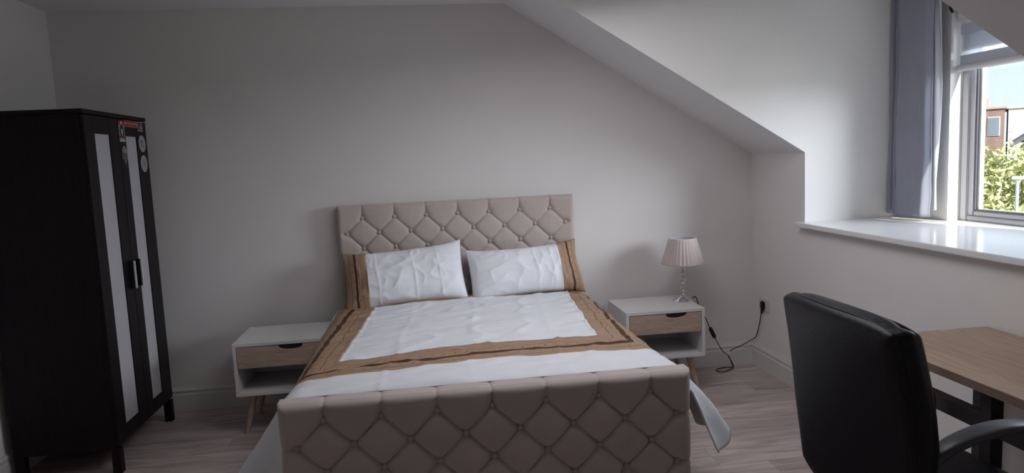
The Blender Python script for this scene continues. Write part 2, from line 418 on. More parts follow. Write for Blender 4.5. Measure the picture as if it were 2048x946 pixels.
# hook on the reveal
hk = MB().tube(catmull([(0, 0, .05), (-.004, -.004, .02), (-.004, -.012, -.01), (0, -.022, -.022)], 6), [.007]*19, 8).build('curtain_hook', M['black_iron'], smooth=True)
hk.location = (WX-.004, JY0+.008, JZ+.005); tag(hk, 'small curved black hook on the wall above the window edge', 'hook')

# curtain
cu = thing('curtain', (.56, -.90, 1.1), 'slate grey-blue curtain panel with white lining hanging at the window', 'curtain')
ns, nz_ = 90, 60
s = np.linspace(0, 1, ns)[:, None]; zz = np.linspace(0, 1, nz_)[None, :]
Ys = -.699 - .356*s + 0*zz
# narrow folds at the wall, one broad flat face at the window side
xf = -.026*np.sin(s*2*PI*6.0)*(1-sstep(.20, .30, s)) - .034*(sstep(.24, .32, s)-sstep(.93, 1., s)) + .006*np.sin(s*2*PI*1.6+1)
fl_ = .8 + .5*(1-zz)
wr = np.zeros((ns, nz_))
for i in range(ns):
    for j in range(nz_):
        zj = zz[0, j]
        wr[i, j] = .009*noise.noise(Vector((s[i, 0]*3, zj*4, 2.)))*(1.5-zj) + .005*noise.noise(Vector((s[i, 0]*9, zj*15, 5.)))*(1.3-zj)
X = .560 + xf*fl_ - .56 + wr
Z = 1.108 + (2.50-1.108)*zz + 0*s + .006*np.sin(s*9)*(1-zz)
P = np.stack([X, Ys + .90 + .003*np.sin(zz*7+s*3)*s, Z-1.1 + 0*X], -1)
o = MB().grid(P).build('front_panel', M['curtain'], cu, True)
md = o.modifiers.new('thick', 'SOLIDIFY'); md.thickness = .004; md.offset = 1
s2 = np.linspace(0, 1, 12)[:, None]
Yl = -1.035 - .034*s2 + .002*np.sin(zz*9) + 0*zz
P = np.stack([.585 - .56 + .014*np.sin(s2*5+zz*6), Yl+.90, 1.150 + (2.50-1.150)*zz + 0*s2 - 1.1], -1)
o = MB().grid(P).build('lining', M['lining'], cu, True)
md = o.modifiers.new('thick', 'SOLIDIFY'); md.thickness = .003
# pole, mostly above the frame
po = thing('curtain_pole', (.56, -1.7, 2.49), 'dark metal curtain pole above the window carrying the curtain', 'curtain pole')
smooth_angle(MB().tube([(0, -.95, 0), (0, .97, 0)], .012, 12).build('rod', M['black_iron'], po))
for yy in (-.85, .55): MB().box((0, yy-.012, -.012), (WX-.56, yy+.012, .012)).build('bracket', M['black_iron'], po)

# ------------------------------------------------------------------ tufted boards
def seg_dist(px, pz, segs):
    d = np.full(px.shape, 9.)
    for (ax, az, bx, bz) in segs:
        vx, vz = bx-ax, bz-az; L = vx*vx+vz*vz
        t = np.clip(((px-ax)*vx + (pz-az)*vz)/L, 0, 1)
        d = np.minimum(d, np.hypot(px-ax-t*vx, pz-az-t*vz))
    return d
def tufted(name, W, H, z0, T, parent, first, rowh, nrows, sp=.206, puff=.017, res=.0060, r=.03, loc=(0, 0, 0), rz=0):
    """cushioned board, front at local y<0, x centred, z up; returns board object"""
    btn = []; segs = []
    for q in range(nrows):
        zq = H-first-rowh*q
        xs = [k*sp for k in range(-3, 4)] if q % 2 == 0 else [(k+.5)*sp for k in range(-4, 4)]
        btn.append([(x, zq) for x in xs])
        if q == 0:
            for x in xs: segs.append((x, zq, x+.004*math.sin(x*9), H+.2))
        if q % 2 == 1:
            segs.append((xs[0], zq, -W, zq)); segs.append((xs[-1], zq, W, zq))
        if q:
            for (x, z_) in btn[q-1]:
                for x2 in xs:
                    if abs(abs(x2-x)-sp/2) < .01:
                        segs.append((x, z_, x2, zq))
    nx, nzz = int(W/res), int((H-z0)/res)
    xs = np.linspace(-W/2, W/2, nx)[:, None] + np.zeros((1, nzz)); zs = np.linspace(z0, H, nzz)[None, :] + np.zeros((nx, 1))
    d = seg_dist(xs, zs, segs)
    h = puff*(.62*(1-np.exp(-d/.0045)) + .45*(1-np.exp(-(d/.045))))*1.1
    allb = [p for rr in btn for p in rr]
    db = np.full(xs.shape, 9.)
    for (bx_, bz_) in allb: db = np.minimum(db, np.hypot(xs-bx_, zs-bz_))
    h = h - .013*np.exp(-(db/.024)**2)
    hm = puff*1.1
    dx = W/2-np.abs(xs); dz = H-zs; de = np.minimum(dx, dz)
    a = np.arcsin(np.clip((r-de)/r, 0, 1))
    base_y = hm + r - np.sqrt(np.maximum(r*r-np.clip(r-de, 0, r)**2, 0)) - 0
    top = dz < dx
    nY = -np.cos(a); nZ = np.where(top, np.sin(a), 0); nX = np.where(top, 0, np.sin(a)*np.sign(xs))
    # shallower creases right at the edges
    dep = (hm-h)*np.where(de < r, .35+.65*de/r, 1.)
    base_y = base_y - hm
    P = np.stack([xs - nX*dep, base_y - nY*dep, zs - nZ*dep], -1)
    mb = MB(); mb.grid(P)
    # skirt round the left, top and right edge to the flat back
    rim = [P[0, j] for j in range(nzz)] + [P[i, -1] for i in range(1, nx)] + [P[-1, j] for j in range(nzz-2, -1, -1)]
    R = np.array(rim); B = R.copy(); B[:, 1] = T
    mb.grid(np.stack([R, (R*.5+B*.5), B], 1))
    mb.add([(-W/2, T, z0), (W/2, T, z0), (W/2, T, H), (-W/2, T, H)], [(0, 1, 2, 3)])
    mb.add([(-W/2, r, z0), (W/2, r, z0), (W/2, T, z0), (-W/2, T, z0)], [(0, 1, 2, 3)])
    o = mb.build(name, M['velvet'], parent, True); o.location = loc; o.rotation_euler = (0, 0, rz)
    prof = [(.0001, -.007), (.007, -.006), (.012, -.002), (.0132, .002), (.012, .009)]
    bm_ = MB(); n = 10
    for j, (rr, yy) in enumerate(prof):
        for k in range(n):
            an = 2*PI*k/n; bm_.v.append((rr*math.cos(an), yy, rr*math.sin(an)))
    for j in range(len(prof)-1):
        for k in range(n): bm_.f.append((j*n+k, j*n+(k+1) % n, (j+1)*n+(k+1) % n, (j+1)*n+k))
    first_b = None
    for (bx_, bz_) in allb:
        if bz_ < z0+.02: continue
        if first_b is None: first_b = bm_.build('button', M['button'], o, True); b = first_b
        else: b = bpy.data.objects.new('button', first_b.data); COL.objects.link(b); b.parent = o
        b.location = (bx_, hm-.001, bz_)
    return o

BC = -2.089
bed = thing('bed', (BC, -1.1, 0), 'double bed with beige-pink button-tufted velvet headboard and footboard', 'bed')
tufted('headboard', 1.56, 1.294, .05, .072, bed, .083, .100, 7, loc=(0, 1.1-.10, 0))
tufted('footboard', 1.56, .7076, .04, .088, bed, .072, .098, 6, loc=(-.002, -1.09, 0), rz=.013, puff=.021, res=.0055)
for sx in (-1, 1):
    o = MB().box((sx*.745-.025, -1.0, .10), (sx*.745+.025, 1.02, .36), .012).build('side_rail', M['velvet'], bed)
for sx in (-1, 1):
    for yy in (-.95, .95): MB().box((sx*.70-.03, yy-.03, 0), (sx*.70+.03, yy+.03, .12)).build('leg', M['black_wood'], bed)
MB().box((-.72, -1.0, .28), (.72, 1.02, .36), .01).build('slat_base', M['dark_inside'], bed)
ma = thing('mattress', (BC, -1.05, .36), 'cream mattress on the tufted bed under the duvet', 'mattress')
MB().box((-.752, -.975, 0), (.752, .985, .268), .05).build('mattress_body', M['mattress'], ma)
for zq in (.03, .238): MB().tube([(-.752, -.93, zq), (-.756, .94, zq)], .006, 6).build('piping', M['mattress'], ma)

# ------------------------------------------------------------------ duvet
du = thing('duvet', (BC, -1.1, .64), 'white duvet with a wide tan striped border, spread over the bed', 'duvet')
def axis(brks, step):
    out = []
    for a, b in zip(brks[:-1], brks[1:]):
        n = max(1, int(round(abs(b-a)/step))); out += list(np.linspace(a, b, n+1)[:-1])
    return np.array(out+[brks[-1]])
pa = axis([-1.42, -.86, -.61, .61, .86, 1.175], .0125)
qa = axis([.76, .57, -.57, -.82, -1.20], .0125)       # q measured from the centre of the white rectangle, towards the head positive
p = pa[:, None] + 0*qa[None, :]; q = qa[None, :] + 0*pa[:, None]
yc = -.945
s_ = p + .060 + .085*(q-.57)*.9            # lateral arclength from the bed's middle
y_ = yc + q + .075*s_*np.clip((q+1.2)/.5, 0, 1)
hw, rr = np.where(s_ > 0, .835, .828), .115
sg = np.sign(s_); sa = np.abs(s_)
foot = sstep(-.75, -1.95, y_)
flare = np.radians(np.where(sg > 0, 5+24*foot, 0+31*foot))
amax = PI/2-flare
x0 = hw-rr
arc = np.clip((sa-x0)/rr, 0, amax)
hang = np.maximum(sa-x0-rr*amax, 0)
crown = .018*(1-np.clip(sa/x0, 0, 1)**2)
lx = np.minimum(sa, x0) + rr*np.sin(arc) + hang*np.sin(flare)
lz = rr*(np.cos(arc)-1) - hang*np.cos(flare) + crown
fold = hang*np.where(sg > 0, 1., .55)*(.16*np.sin(y_*15+sg*1.3)+.08*np.sin(y_*31+.7+sg))*(.06+.94*foot)
lx = lx + fold
lx = lx - np.maximum(lx-.772, 0)*np.where(sg > 0, .30, 1.)*sstep(-1.08, -1.20, q)*np.clip((sa-x0-.05)/.05, 0, 1)
zb_ = .668 + .012*sstep(-1.5, -2.0, y_) - .05*sstep(-2.02, -2.09, y_)
Xd = sg*lx; Zd = zb_ + lz
# hem must stay above the floor
Zd = np.maximum(Zd, .035)
# creases and wrinkles on the top
nzv = np.zeros(p.shape)
for i in range(p.shape[0]):
    for j in range(p.shape[1]):
        a, b = float(p[i, j]), float(q[i, j])
        w1 = noise.noise(Vector((a*1.6+b*1.0, b*7.5-a*1.8, 3.1)))
        w2 = noise.noise(Vector((a*5., b*13.-a*4, 9.3))) + .7*noise.noise(Vector((a*11.-b*5, b*31.-a*9, 4.3)))
        w3 = 1-abs(noise.noise(Vector((a*3.3, b*4.4, 17.))))*2
        nzv[i, j] = .0085*w1 + .0042*w2 + .0060*max(0, w3-.72)/.28
ridge = np.zeros(p.shape)
for c0, amp in ((-.36, .005), (.0, .004), (.40, .004)):
    ridge += amp*np.exp(-np.abs(p-c0-.01*np.sin(q*9))/.007)
for c0, amp in ((-.25, .003), (.2, .003), (-.95, .006), (-1.04, .004)):
    ridge += amp*np.exp(-np.abs(q-c0-.02*np.sin(p*4))/.010)
ridge += .006*np.exp(-((np.abs(p)-.61)/.006)**2)*(np.abs(q) < .58) + .006*np.exp(-((np.abs(q)-.57)/.006)**2)*(np.abs(p) < .62)
topw = np.clip(1-hang/.1, .25, 1)
Zd = Zd + (nzv+ridge)*topw
Xd = Xd + sg*nzv*(1-topw)*1.5
P = np.stack([Xd, y_+1.1, Zd-.64], -1)
def sub_grid(P, U, V, keep, name, m, parent, thick):
    n, mm, _ = P.shape
    ids = {}; mb = MB(); uvs = []
    def vid(i, j):
        if (i, j) not in ids:
            ids[(i, j)] = len(mb.v); mb.v.append(tuple(map(float, P[i, j]))); uvs.append((U[i, j], V[i, j]))
        return ids[(i, j)]
    for i in range(n-1):
        for j in range(mm-1):
            if keep[i, j]: mb.f.append((vid(i, j), vid(i, j+1), vid(i+1, j+1), vid(i+1, j)))
    me = bpy.data.meshes.new(name); me.from_pydata(mb.v, [], mb.f)
    ul = me.uv_layers.new(name='UVMap')
    vi = np.zeros(len(me.loops), dtype=np.int32); me.loops.foreach_get('vertex_index', vi)
    ul.data.foreach_set('uv', np.array(uvs, dtype=np.float32)[vi].ravel())
    for f in me.polygons: f.use_smooth = True
    me.materials.append(m); o = bpy.data.objects.new(name, me); COL.objects.link(o); o.parent = parent
    md = o.modifiers.new('thick', 'SOLIDIFY'); md.thickness = thick; md.offset = 0
    return o
pc = (p[:-1, :-1]+p[1:, 1:])/2; qc = (q[:-1, :-1]+q[1:, 1:])/2
inner = (np.abs(pc) < .61) & (np.abs(qc) < .57); outer = (np.abs(pc) > .86) | (np.abs(qc) > .82)
sub_grid(P, p, q, inner, 'centre_panel', M['cotton'], du, .006)
sub_grid(P, p, q, ~inner & ~outer, 'striped_border', M['brown_duvet'], du, .006)['label'] = 'tan border with dark brown band and dots'
sub_grid(P, p, q, outer, 'outer_panel', M['cotton'], du, .006)

# ------------------------------------------------------------------ pillows
def pillow(label, cx, cy, cz, w, h, t, lean, roll, yaw, side, bw, seed):
    root = thing('pillow', (cx, cy, cz), label, 'pillow', group='pillows against the headboard')
    root.rotation_euler = Euler((lean, 0, 0)).to_matrix().to_euler()
    root.rotation_euler = (Matrix.Rotation(yaw, 3, 'Z') @ Matrix.Rotation(lean, 3, 'X') @ Matrix.Rotation(roll, 3, 'Z')).to_euler()
    # local: x width, y up the pillow, z towards the viewer; front sheet then back sheet
    edge = side*(w/2-bw)
    ua = axis(sorted([-w/2, edge, w/2]), .0075); va = axis([0, h], .0075)
    u = ua[:, None]+0*va[None, :]; v = va[None, :]+0*ua[:, None]
    a = np.clip(np.abs(u)/(w/2), 0, 1); b = np.clip(np.abs(v-h/2)/(h/2), 0, 1)
    # the plain flange end beyond the filling stays flat
    fill = (1-a**3.2)*(1-b**2.6)
    th = t*np.maximum(fill, 0)**.55
    fl = np.where(u*side > abs(edge)*1.0, 1., 0.)
    th = th*(1-.35*fl*np.clip((u*side-abs(edge))/bw, 0, 1))
    wr = np.zeros(u.shape)
    for i in range(u.shape[0]):
        for j in range(u.shape[1]):
            x, y = float(u[i, j]), float(v[i, j])
            w1 = 1-abs(noise.noise(Vector((x*4+y*3+seed, y*7-x*4, seed))))*2.2
            w2 = noise.noise(Vector((x*7, y*9, seed+7)))
            w3 = 1-abs(noise.noise(Vector((x*9-y*6+seed, y*12+x*5, seed+3))))*2.4
            wr[i, j] = .007*max(0, w1)**2 + .006*w2 + .005*max(0, w3)**3
    cre = np.zeros(u.shape)
    for c0 in (-.17*side*-1, .06, .22): cre += .006*np.exp(-np.abs(u-c0-.008*np.sin(v*14))/.0038)
    cre += .004*np.exp(-np.abs(v-h*.55-.02*np.sin(u*6))/.006)
    k = np.clip(fill*4, 0, 1)
    pinch = 1-.035*(1-np.abs(2*v/h-1)**2)*a**4
    xs = u*pinch; ys = v + .02*(a**4)*np.sign(v-h/2)*b - .012*np.cos(a*PI/2)*(b**4)*np.sign(v-h/2) + .010*fl*np.sin(v*22)*0
    front = np.stack([xs, ys, th + (wr+cre)*k + .014*fl*np.sin(v*21+seed)*a], -1)
    back = np.stack([xs, ys, -th*.55 + .014*fl*np.sin(v*21+seed)*a*(1-k)], -1)
    uc = (u[:-1, :-1]+u[1:, 1:])/2
    tan = uc*side > abs(edge)
    U = .5 + (u*side-abs(edge)); V = v-h/2
    for (nm, m, keep) in (('pillowcase', M['cotton'], ~tan), ('striped_end', M['brown_pillow'], tan)):
        of = sub_grid(front, U, V, keep, nm, m, root, .0)
        ob = sub_grid(back, U, V, keep, nm, m, root, .0)
        of.modifiers.clear(); ob.modifiers.clear()
        bm = bmesh.new(); bm.from_mesh(of.data); bm.from_mesh(ob.data)
        bmesh.ops.remove_doubles(bm, verts=bm.verts, dist=.0004); bmesh.ops.recalc_face_normals(bm, faces=bm.faces)
        bm.to_mesh(of.data); bm.free()
        bpy.data.objects.remove(ob)
        for f in of.data.polygons: f.use_smooth = True
        if nm == 'striped_end': of['label'] = 'tan striped end band'
    return root
L1 = math.radians(62)
pillow('white pillow with tan striped end on the left, by the left nightstand', -2.437, -.335, .668, .765, .378, .085, L1, .070, .0, -1, .155, 1.3)
pillow('white pillow with tan striped end on the right, nearer the lamp', -1.665, -.315, .672, .745, .335, .085, L1, .035, .06, 1, .145, 6.1)

# ------------------------------------------------------------------ nightstands
def nightstand(loc, label, w=.515, d=.44):
    r = thing('nightstand', loc, label, 'nightstand', group='white and oak nightstands')
    z0, z1, t = .240, .555, .020
    for nm, a, b in (('top_panel', (-w/2, -d/2, z1-t), (w/2, d/2, z1)), ('bottom_panel', (-w/2, -d/2, z0), (w/2, d/2, z0+t)),
                     ('side_panel', (-w/2, -d/2, z0+t), (-w/2+t, d/2, z1-t)), ('side_panel', (w/2-t, -d/2, z0+t), (w/2, d/2, z1-t)),
                     ('back_panel', (-w/2+t, d/2-.012, z0+t), (w/2-t, d/2, z1-t)), ('shelf', (-w/2+t, -d/2+.02, .400), (w/2-t, d/2-.012, .408))):
        bevel(MB().box(a, b).build(nm, M['white_lam'], r), .0015)
    # drawer front with a scooped finger pull
    a, b = -w/2+t+.003, w/2-t-.003; zl, zh = .411, z1-t-.003
    cx, hw_, dp = .070, .070, .030
    poly = [(a, zl), (b, zl), (b, zh), (cx+hw_, zh)]
    for k in range(1, 14):
        th = PI*k/14; poly.append((cx+hw_*math.cos(th), zh-dp*math.sin(th)**.75))
    poly += [(cx-hw_, zh), (a, zh)]
    dr = MB().prism(poly, 1, -d/2+.001, -d/2+.018).build('drawer', M['oak'], r); dr['label'] = 'light oak drawer front with scooped pull'
    MB().box((a+.01, -d/2+.018, zl+.004), (b-.01, -d/2+.026, zh-.001)).build('drawer_inside', M['dark_inside'], dr)
    MB().box((a+.01, -d/2+.026, zl+.004), (b-.01, d/2-.03, zl+.012)).build('drawer_bottom', M['white_lam'], dr)
    for sx in (-1, 1):
        for sy in (-1, 1):
            top = Vector((sx*(w/2-.085), sy*(d/2-.085), z0)); bot = Vector((sx*(w/2-.030), sy*(d/2-.050), 0))
            dirn = (bot-top)
            o = MB().tube([top, top+dirn*.06, bot], [.0215, .021, .0125], 14).build('leg', M['oak_leg'], r); smooth_angle(o)
            # level foot
            for v in o.data.vertices:
                if v.co.z < .02: v.co.z = 0.
            o['label'] = 'tapered oak leg'
    return r
nightstand((-.832, -.300, 0), 'white nightstand with oak drawer right of the bed, under the lamp')
nightstand((-3.196, -.352, 0), 'white nightstand with oak drawer left of the bed, nothing on it')

# ------------------------------------------------------------------ lamp
la = thing('table_lamp', (-.622, -.275, .555), 'small table lamp with pale pink pleated shade and crystal ball stem', 'lamp')
smooth_angle(MB().lathe([(.0001, .0), (.070, 0), (.071, .004), (.066, .010), (.045, .022), (.022, .033), (.013, .038), (.0001, .040)], 32).build('base', M['chrome'], la), 50)
smooth_angle(MB().tube([(0, 0, .03), (0, 0, .34)], .0045, 10).build('stem', M['chrome'], la))
for zc, rb in ((.058, .011), (.094, .022), (.140, .024), (.181, .019), (.214, .012)):
    bm = bmesh.new(); bmesh.ops.create_icosphere(bm, subdivisions=2 if rb < .015 else 1, radius=rb, matrix=Matrix.Translation((0, 0, zc)))
    if rb > .015: bmesh.ops.bevel(bm, geom=list(bm.verts), offset=.3*rb, segments=1, affect='VERTICES')
    me = bpy.data.meshes.new('crystal_bead'); bm.to_mesh(me); bm.free(); me.materials.append(M['crystal'])
    o = bpy.data.objects.new('crystal_bead', me); COL.objects.link(o); o.parent = la
for zc in (.0445, .071, .117, .163, .198, .228):
    smooth_angle(MB().lathe([(.003, zc-.005), (.008, zc-.003), (.0095, zc), (.008, zc+.003), (.003, zc+.005)], 14).build('collar', M['chrome'], la))
smooth_angle(MB().lathe([(.004, .236), (.018, .240), (.018, .285), (.015, .288), (.0001, .289)], 18).build('bulb_holder', M['white_plastic'], la))
nple = 216
zs0, zs1 = .252, .421
prof = [(.139-.050*t**1.02, zs0+(zs1-zs0)*t) for t in np.linspace(0, 1, 9)]
def pleat(a, j):
    f = 1 - .5*j/8
    return 1 + .028*f*math.sin(a*36 + .8*math.sin(a*5)) + .010*f*math.sin(a*71+1.) + (.012*math.sin(a*9+1)*(1-j/3) if j < 3 else 0)
sh = MB().lathe(prof, nple, rad=pleat).build('shade', M['shade'], la, True)
MB().lathe([(r*.965, z) for r, z in prof], 48).build('shade_lining', M['shade_in'], sh, True)
MB().lathe([(.0905, zs1-.012), (.0912, zs1), (.0895, zs1+.003), (.086, zs1)], 48).build('top_trim', M['shade_in'], sh, True)
MB().lathe([(.1385, zs0+.001), (.141, zs0+.003), (.140, zs0+.010)], 48, rad=lambda a, j: 1+.012*math.sin(a*9+1)).build('bottom_trim', M['shade'], sh, True)
sp = MB()
for k in range(3):
    a = 2*PI*k/3+.5; sp.tube([(.012*math.cos(a), .012*math.sin(a), zs1-.02), (.088*math.cos(a), .088*math.sin(a), zs1-.002)], .0018, 6)
sp.tube([(0, 0, .288), (0, 0, zs1-.015)], .003, 6); sp.build('shade_carrier', M['chrome'], sh)
Lx, Ly, Lz = la.location
def rel(pts): return [(x-Lx, y-Ly, z-Lz) for x, y, z in pts]
cpath = [(-.566, -.245, .566), (-.545, -.22, .585), (-.520, -.235, .588), (-.553+.0, -.30, .566), (-.541, -.34, .5600), (-.5, -.30, .49), (-.440, -.22, .395), (-.412, -.20, .340), (-.370, -.20, .255), (-.295, -.14, .150), (-.232, -.095, .095),
         (-.205, -.08, .045), (-.196, -.085, .008), (-.245, -.075, .006), (-.310, -.095, .006), (-.335, -.135, .006), (-.300, -.165, .006), (-.225, -.125, .006), (-.19, -.085, .010), (-.207, -.075, .060), (-.225, -.075, .095),
         (-.190, -.06, .125), (-.11, -.05, .150), (-.03, -.045, .185), (-.012, -.07, .215), (-.012, -.12, .31), (-.018, -.155, .385), (-.022, -.165, .405)]
cpath = [(-.556, -.262, .566), (-.540, -.262, .575), (-.533, -.275, .568)] + cpath[6:]
cpath.insert(3, (-.505, -.262, .50))
cord = MB().tube(rel(catmull(cpath, 8)), .0033, 7).build('power_cord', M['black_plastic'], la, True)
# inline switch on the falling part of the cord
s0, s1 = Vector((-.412, -.20, .342))-la.location, Vector((-.372, -.20, .258))-la.location
def obox(c, zdir, ydir, size, bev):
    zdir = Vector(zdir).normalized(); xdir = Vector(ydir).cross(zdir).normalized(); yd = zdir.cross(xdir)
    mb = MB().box([-k/2 for k in size], [k/2 for k in size], bev)
    mb.v = [tuple(Vector(c)+xdir*v[0]+yd*v[1]+zdir*v[2]) for v in mb.v]; return mb
sw = obox((s0+s1)/2, s1-s0, (0, 1, 0), (.026, .020, .082), .005).build('inline_switch', M['black_plastic'], cord)
obox((s0+s1)/2+Vector((-.0, -.011, 0)), s1-s0, (0, 1, 0), (.012, .006, .022), .002).build('rocker', M['black_plastic'], la)
MB().tube(rel([(-.228, -.082, .098), (-.207, -.064, .113)]), .006, 6).build('cord_tie', M['white_plastic'], cord)
plug = MB().box((-.028, -.024, -.026), (-.006, .024, .030), .008)
plug.tube([(-.017, 0, -.02), (-.019, .012, -.060)], [.013, .006], 10)
plug.v = [(x-Lx, y-.178-Ly, z+.460-Lz) for x, y, z in plug.v]
smooth_angle(plug.build('plug', M['black_plastic'], cord), 35)

# socket
so = thing('wall_socket', (0, -.178, .462), 'white double wall socket on the right wall, black plug in it', 'socket')
MB().box((-.008, -.073, -.043), (0, .073, .043), .003).build('face_plate', M['white_plastic'], so)
for yy in (-.048, .048):
    MB().box((-.0105, yy-.008, .018), (-.007, yy+.008, .034), .001).build('rocker_switch', M['white_plastic'], so)
    if yy < 0: 
        for dy, dz in ((-.02, -.014), (.01, -.014)): MB().box((-.0086, yy+dy, dz), (-.0078, yy+dy+.007, dz+.003)).build('slot', M['dark_inside'], so)

# ------------------------------------------------------------------ wardrobe
WF = -3.955; WD = .515; wy0, wy1, wz = -.952, -.150, 1.895
wa = thing('wardrobe', (WF-WD/2, (wy0+wy1)/2, 0), 'tall black-brown two-door wardrobe with frosted white panels and stickers', 'wardrobe')
ox, oy2 = WF-WD/2, (wy0+wy1)/2
def wp(name, a, b, m=M['black_wood'], par=None, bev=.002):
    o = MB().box((a[0]-ox, a[1]-oy2, a[2]), (b[0]-ox, b[1]-oy2, b[2])).build(name, m, par or wa); 
    if bev: bevel(o, bev)
    return o
xb = WF-WD
wp('side_panel', (xb, wy0, .135), (WF-.020, wy0+.02, wz-.022)); wp('side_panel', (xb, wy1-.02, .135), (WF-.020, wy1, wz-.022))
wp('top_panel', (xb-.003, wy0-.004, wz-.022), (WF+.002, wy1+.004, wz)); wp('bottom_panel', (xb, wy0+.02, .135), (WF-.02, wy1-.02, .155)); wp('back_panel', (xb, wy0+.02, .155), (xb+.006, wy1-.02, wz-.022))
wp('plinth', (WF-.040, wy0+.02, .135), (WF-.022, wy1-.02, .175))
for (lx_, ly_) in ((WF-.045, wy0+.002), (WF-.045, wy1-.047), (xb, wy0+.002), (xb, wy1-.047)):
    wp('leg', (lx_, ly_, 0), (lx_+.045, ly_+.045, .136))
def door(y0, y1, pa_, pb_, hy):
    zt, zb2 = wz-.027, .150
    d = bpy.data.objects.new('door', None); COL.objects.link(d); d.parent = wa
    x0, x1 = WF-.019, WF
    z_t, z_b = 1.776, .232
    wp('stile', (x0, y0, zb2), (x1, pa_, zt), par=d); wp('stile', (x0, pb_, zb2), (x1, y1, zt), par=d)
    wp('rail', (x0, pa_, z_t), (x1, pb_, zt), par=d, bev=.001); wp('rail', (x0, pa_, zb2), (x1, pb_, z_b), par=d, bev=.001)
    wp('frosted_panel', (x0+.004, pa_-.004, z_b-.004), (x1-.006, pb_+.004, z_t+.004), M['frost'], par=d, bev=0)['label'] = 'frosted white panel'
    h = wp('handle', (x1, hy-.005, .925), (x1+.030, hy+.001, 1.080), M['black_plastic'], par=d)
    h2 = wp('handle_edge', (x1+.026, hy-.006, .925), (x1+.035, hy+.008, 1.080), M['steel'], par=d)
    h2.name = 'handle_edge'; h2['label'] = 'bright metal edge of the handle'
    return d
door(wy0+.003, -.5535, -.838, -.664, -.600)
rd = door(-.5505, wy1-.003, -.455, -.303, -.507)
# stickers, thin vinyl on the right door
def disc(c, ry, rz_, n=28):
    return [(c[0]+ry*math.cos(2*PI*k/n), c[1]+rz_*math.sin(2*PI*k/n)) for k in range(n)]
def flat(polys, layer=0):
    mb = MB(); 
    for pl_ in polys: mb.prism([(y-oy2, z_) for y, z_ in pl_], 0, WF-ox+.0002+.0004*layer, WF-ox+.0006+.0004*layer)
    return mb
def rect(y0, z0, y1, z1): return [(y0, z0), (y1, z0), (y1, z1), (y0, z1)]
def ring(c, r0, r1, n=28):
    a = disc(c, r1, r1, n); b = disc(c, r0, r0, n); return [[a[k], a[(k+1) % n], b[(k+1) % n], b[k]] for k in range(n)]
def stroke(pts, w):
    out = []
    for (a, b) in zip(pts[:-1], pts[1:]):
        dx, dz = b[0]-a[0], b[1]-a[1]; L = math.hypot(dx, dz) or 1; nx, nz2 = -dz/L*w/2, dx/L*w/2
        out.append([(a[0]+nx, a[1]+nz2), (b[0]+nx, b[1]+nz2), (b[0]-nx, b[1]-nz2), (a[0]-nx, a[1]-nz2)])
    return out
def word(txt, c, size, m, par, layer=2):
    cv = bpy.data.curves.new('text', 'FONT'); cv.body = txt; cv.size = size; cv.align_x = 'CENTER'; cv.align_y = 'CENTER'; cv.resolution_u = 2
    t = bpy.data.objects.new('text', cv); COL.objects.link(t); dg = bpy.context.evaluated_depsgraph_get()
    me = bpy.data.meshes.new_from_object(t.evaluated_get(dg)); bpy.data.objects.remove(t); bpy.data.curves.remove(cv)
    me.materials.append(m); o = bpy.data.objects.new('lettering', me); COL.objects.link(o); o.parent = par
    o.matrix_local = Matrix.Translation((WF-ox+.0006+.0004*layer, c[0]-oy2, c[1])) @ Matrix(((0, 0, 1, 0), (1, 0, 0, 0), (0, 1, 0, 0), (0, 0, 0, 1)))
    return o
def sticker(m, polys, label):
    o = flat(polys, 0).build('sticker', m, rd); o['label'] = label; return o
def ink(m, polys, layer=1):
    o = flat(polys, layer).build('sticker_print', m, rd)
    if len(polys) > 1: o['kind'] = 'stuff'
    return o
# tall sticker: pale and red with a dark oval
c = (-.503, 1.800)
sticker(M['white_print'], [rect(c[0]-.037, c[1]-.057, c[0]+.037, c[1]+.057)], 'red and white sticker with a dark oval')
ink(M['red'], [rect(c[0]-.037, c[1]+.034, c[0]-.012, c[1]+.057), rect(c[0]+.014, c[1]+.034, c[0]+.037, c[1]+.057), rect(c[0]-.037, c[1]-.040, c[0]-.020, c[1]-.025), rect(c[0]+.018, c[1]-.044, c[0]+.037, c[1]-.025)], 1)
ink(M['dark_print'], [disc(c, .030, .040)], 2)
ink(M['white_print'], [rect(c[0]-.010, c[1]-.010, c[0]+.012, c[1]+.012)] + stroke([(c[0]-.006, c[1]-.012), (c[0]+.008, c[1]-.026)], .008), 3)
# badge sticker with 25
c = (-.492, 1.668)
bad = [(c[0]-.034, c[1]-.012), (c[0]-.012, c[1]-.030), (c[0], c[1]-.052), (c[0]+.014, c[1]-.030), (c[0]+.036, c[1]-.012), (c[0]+.030, c[1]+.012), (c[0]+.022, c[1]+.040), (c[0], c[1]+.052), (c[0]-.022, c[1]+.040), (c[0]-.030, c[1]+.012)]
sticker(M['white_print'], [bad], 'red badge sticker with 25')
inn = [(c[0]+(y-c[0])*.86, c[1]+(z_-c[1])*.88) for y, z_ in bad]
ink(M['dark_print'], [inn], 1)
ink(M['red'], [[(c[0]-.012, c[1]-.022), (c[0], c[1]-.042), (c[0]+.014, c[1]-.022)]], 2)
ink(M['white_print'], [rect(c[0]-.016, c[1]+.012, c[0]-.004, c[1]+.036), rect(c[0]+.006, c[1]+.012, c[0]+.018, c[1]+.036)], 2)
word('25', (c[0], c[1]-.006), .036, M['white_print'], rd, 2)
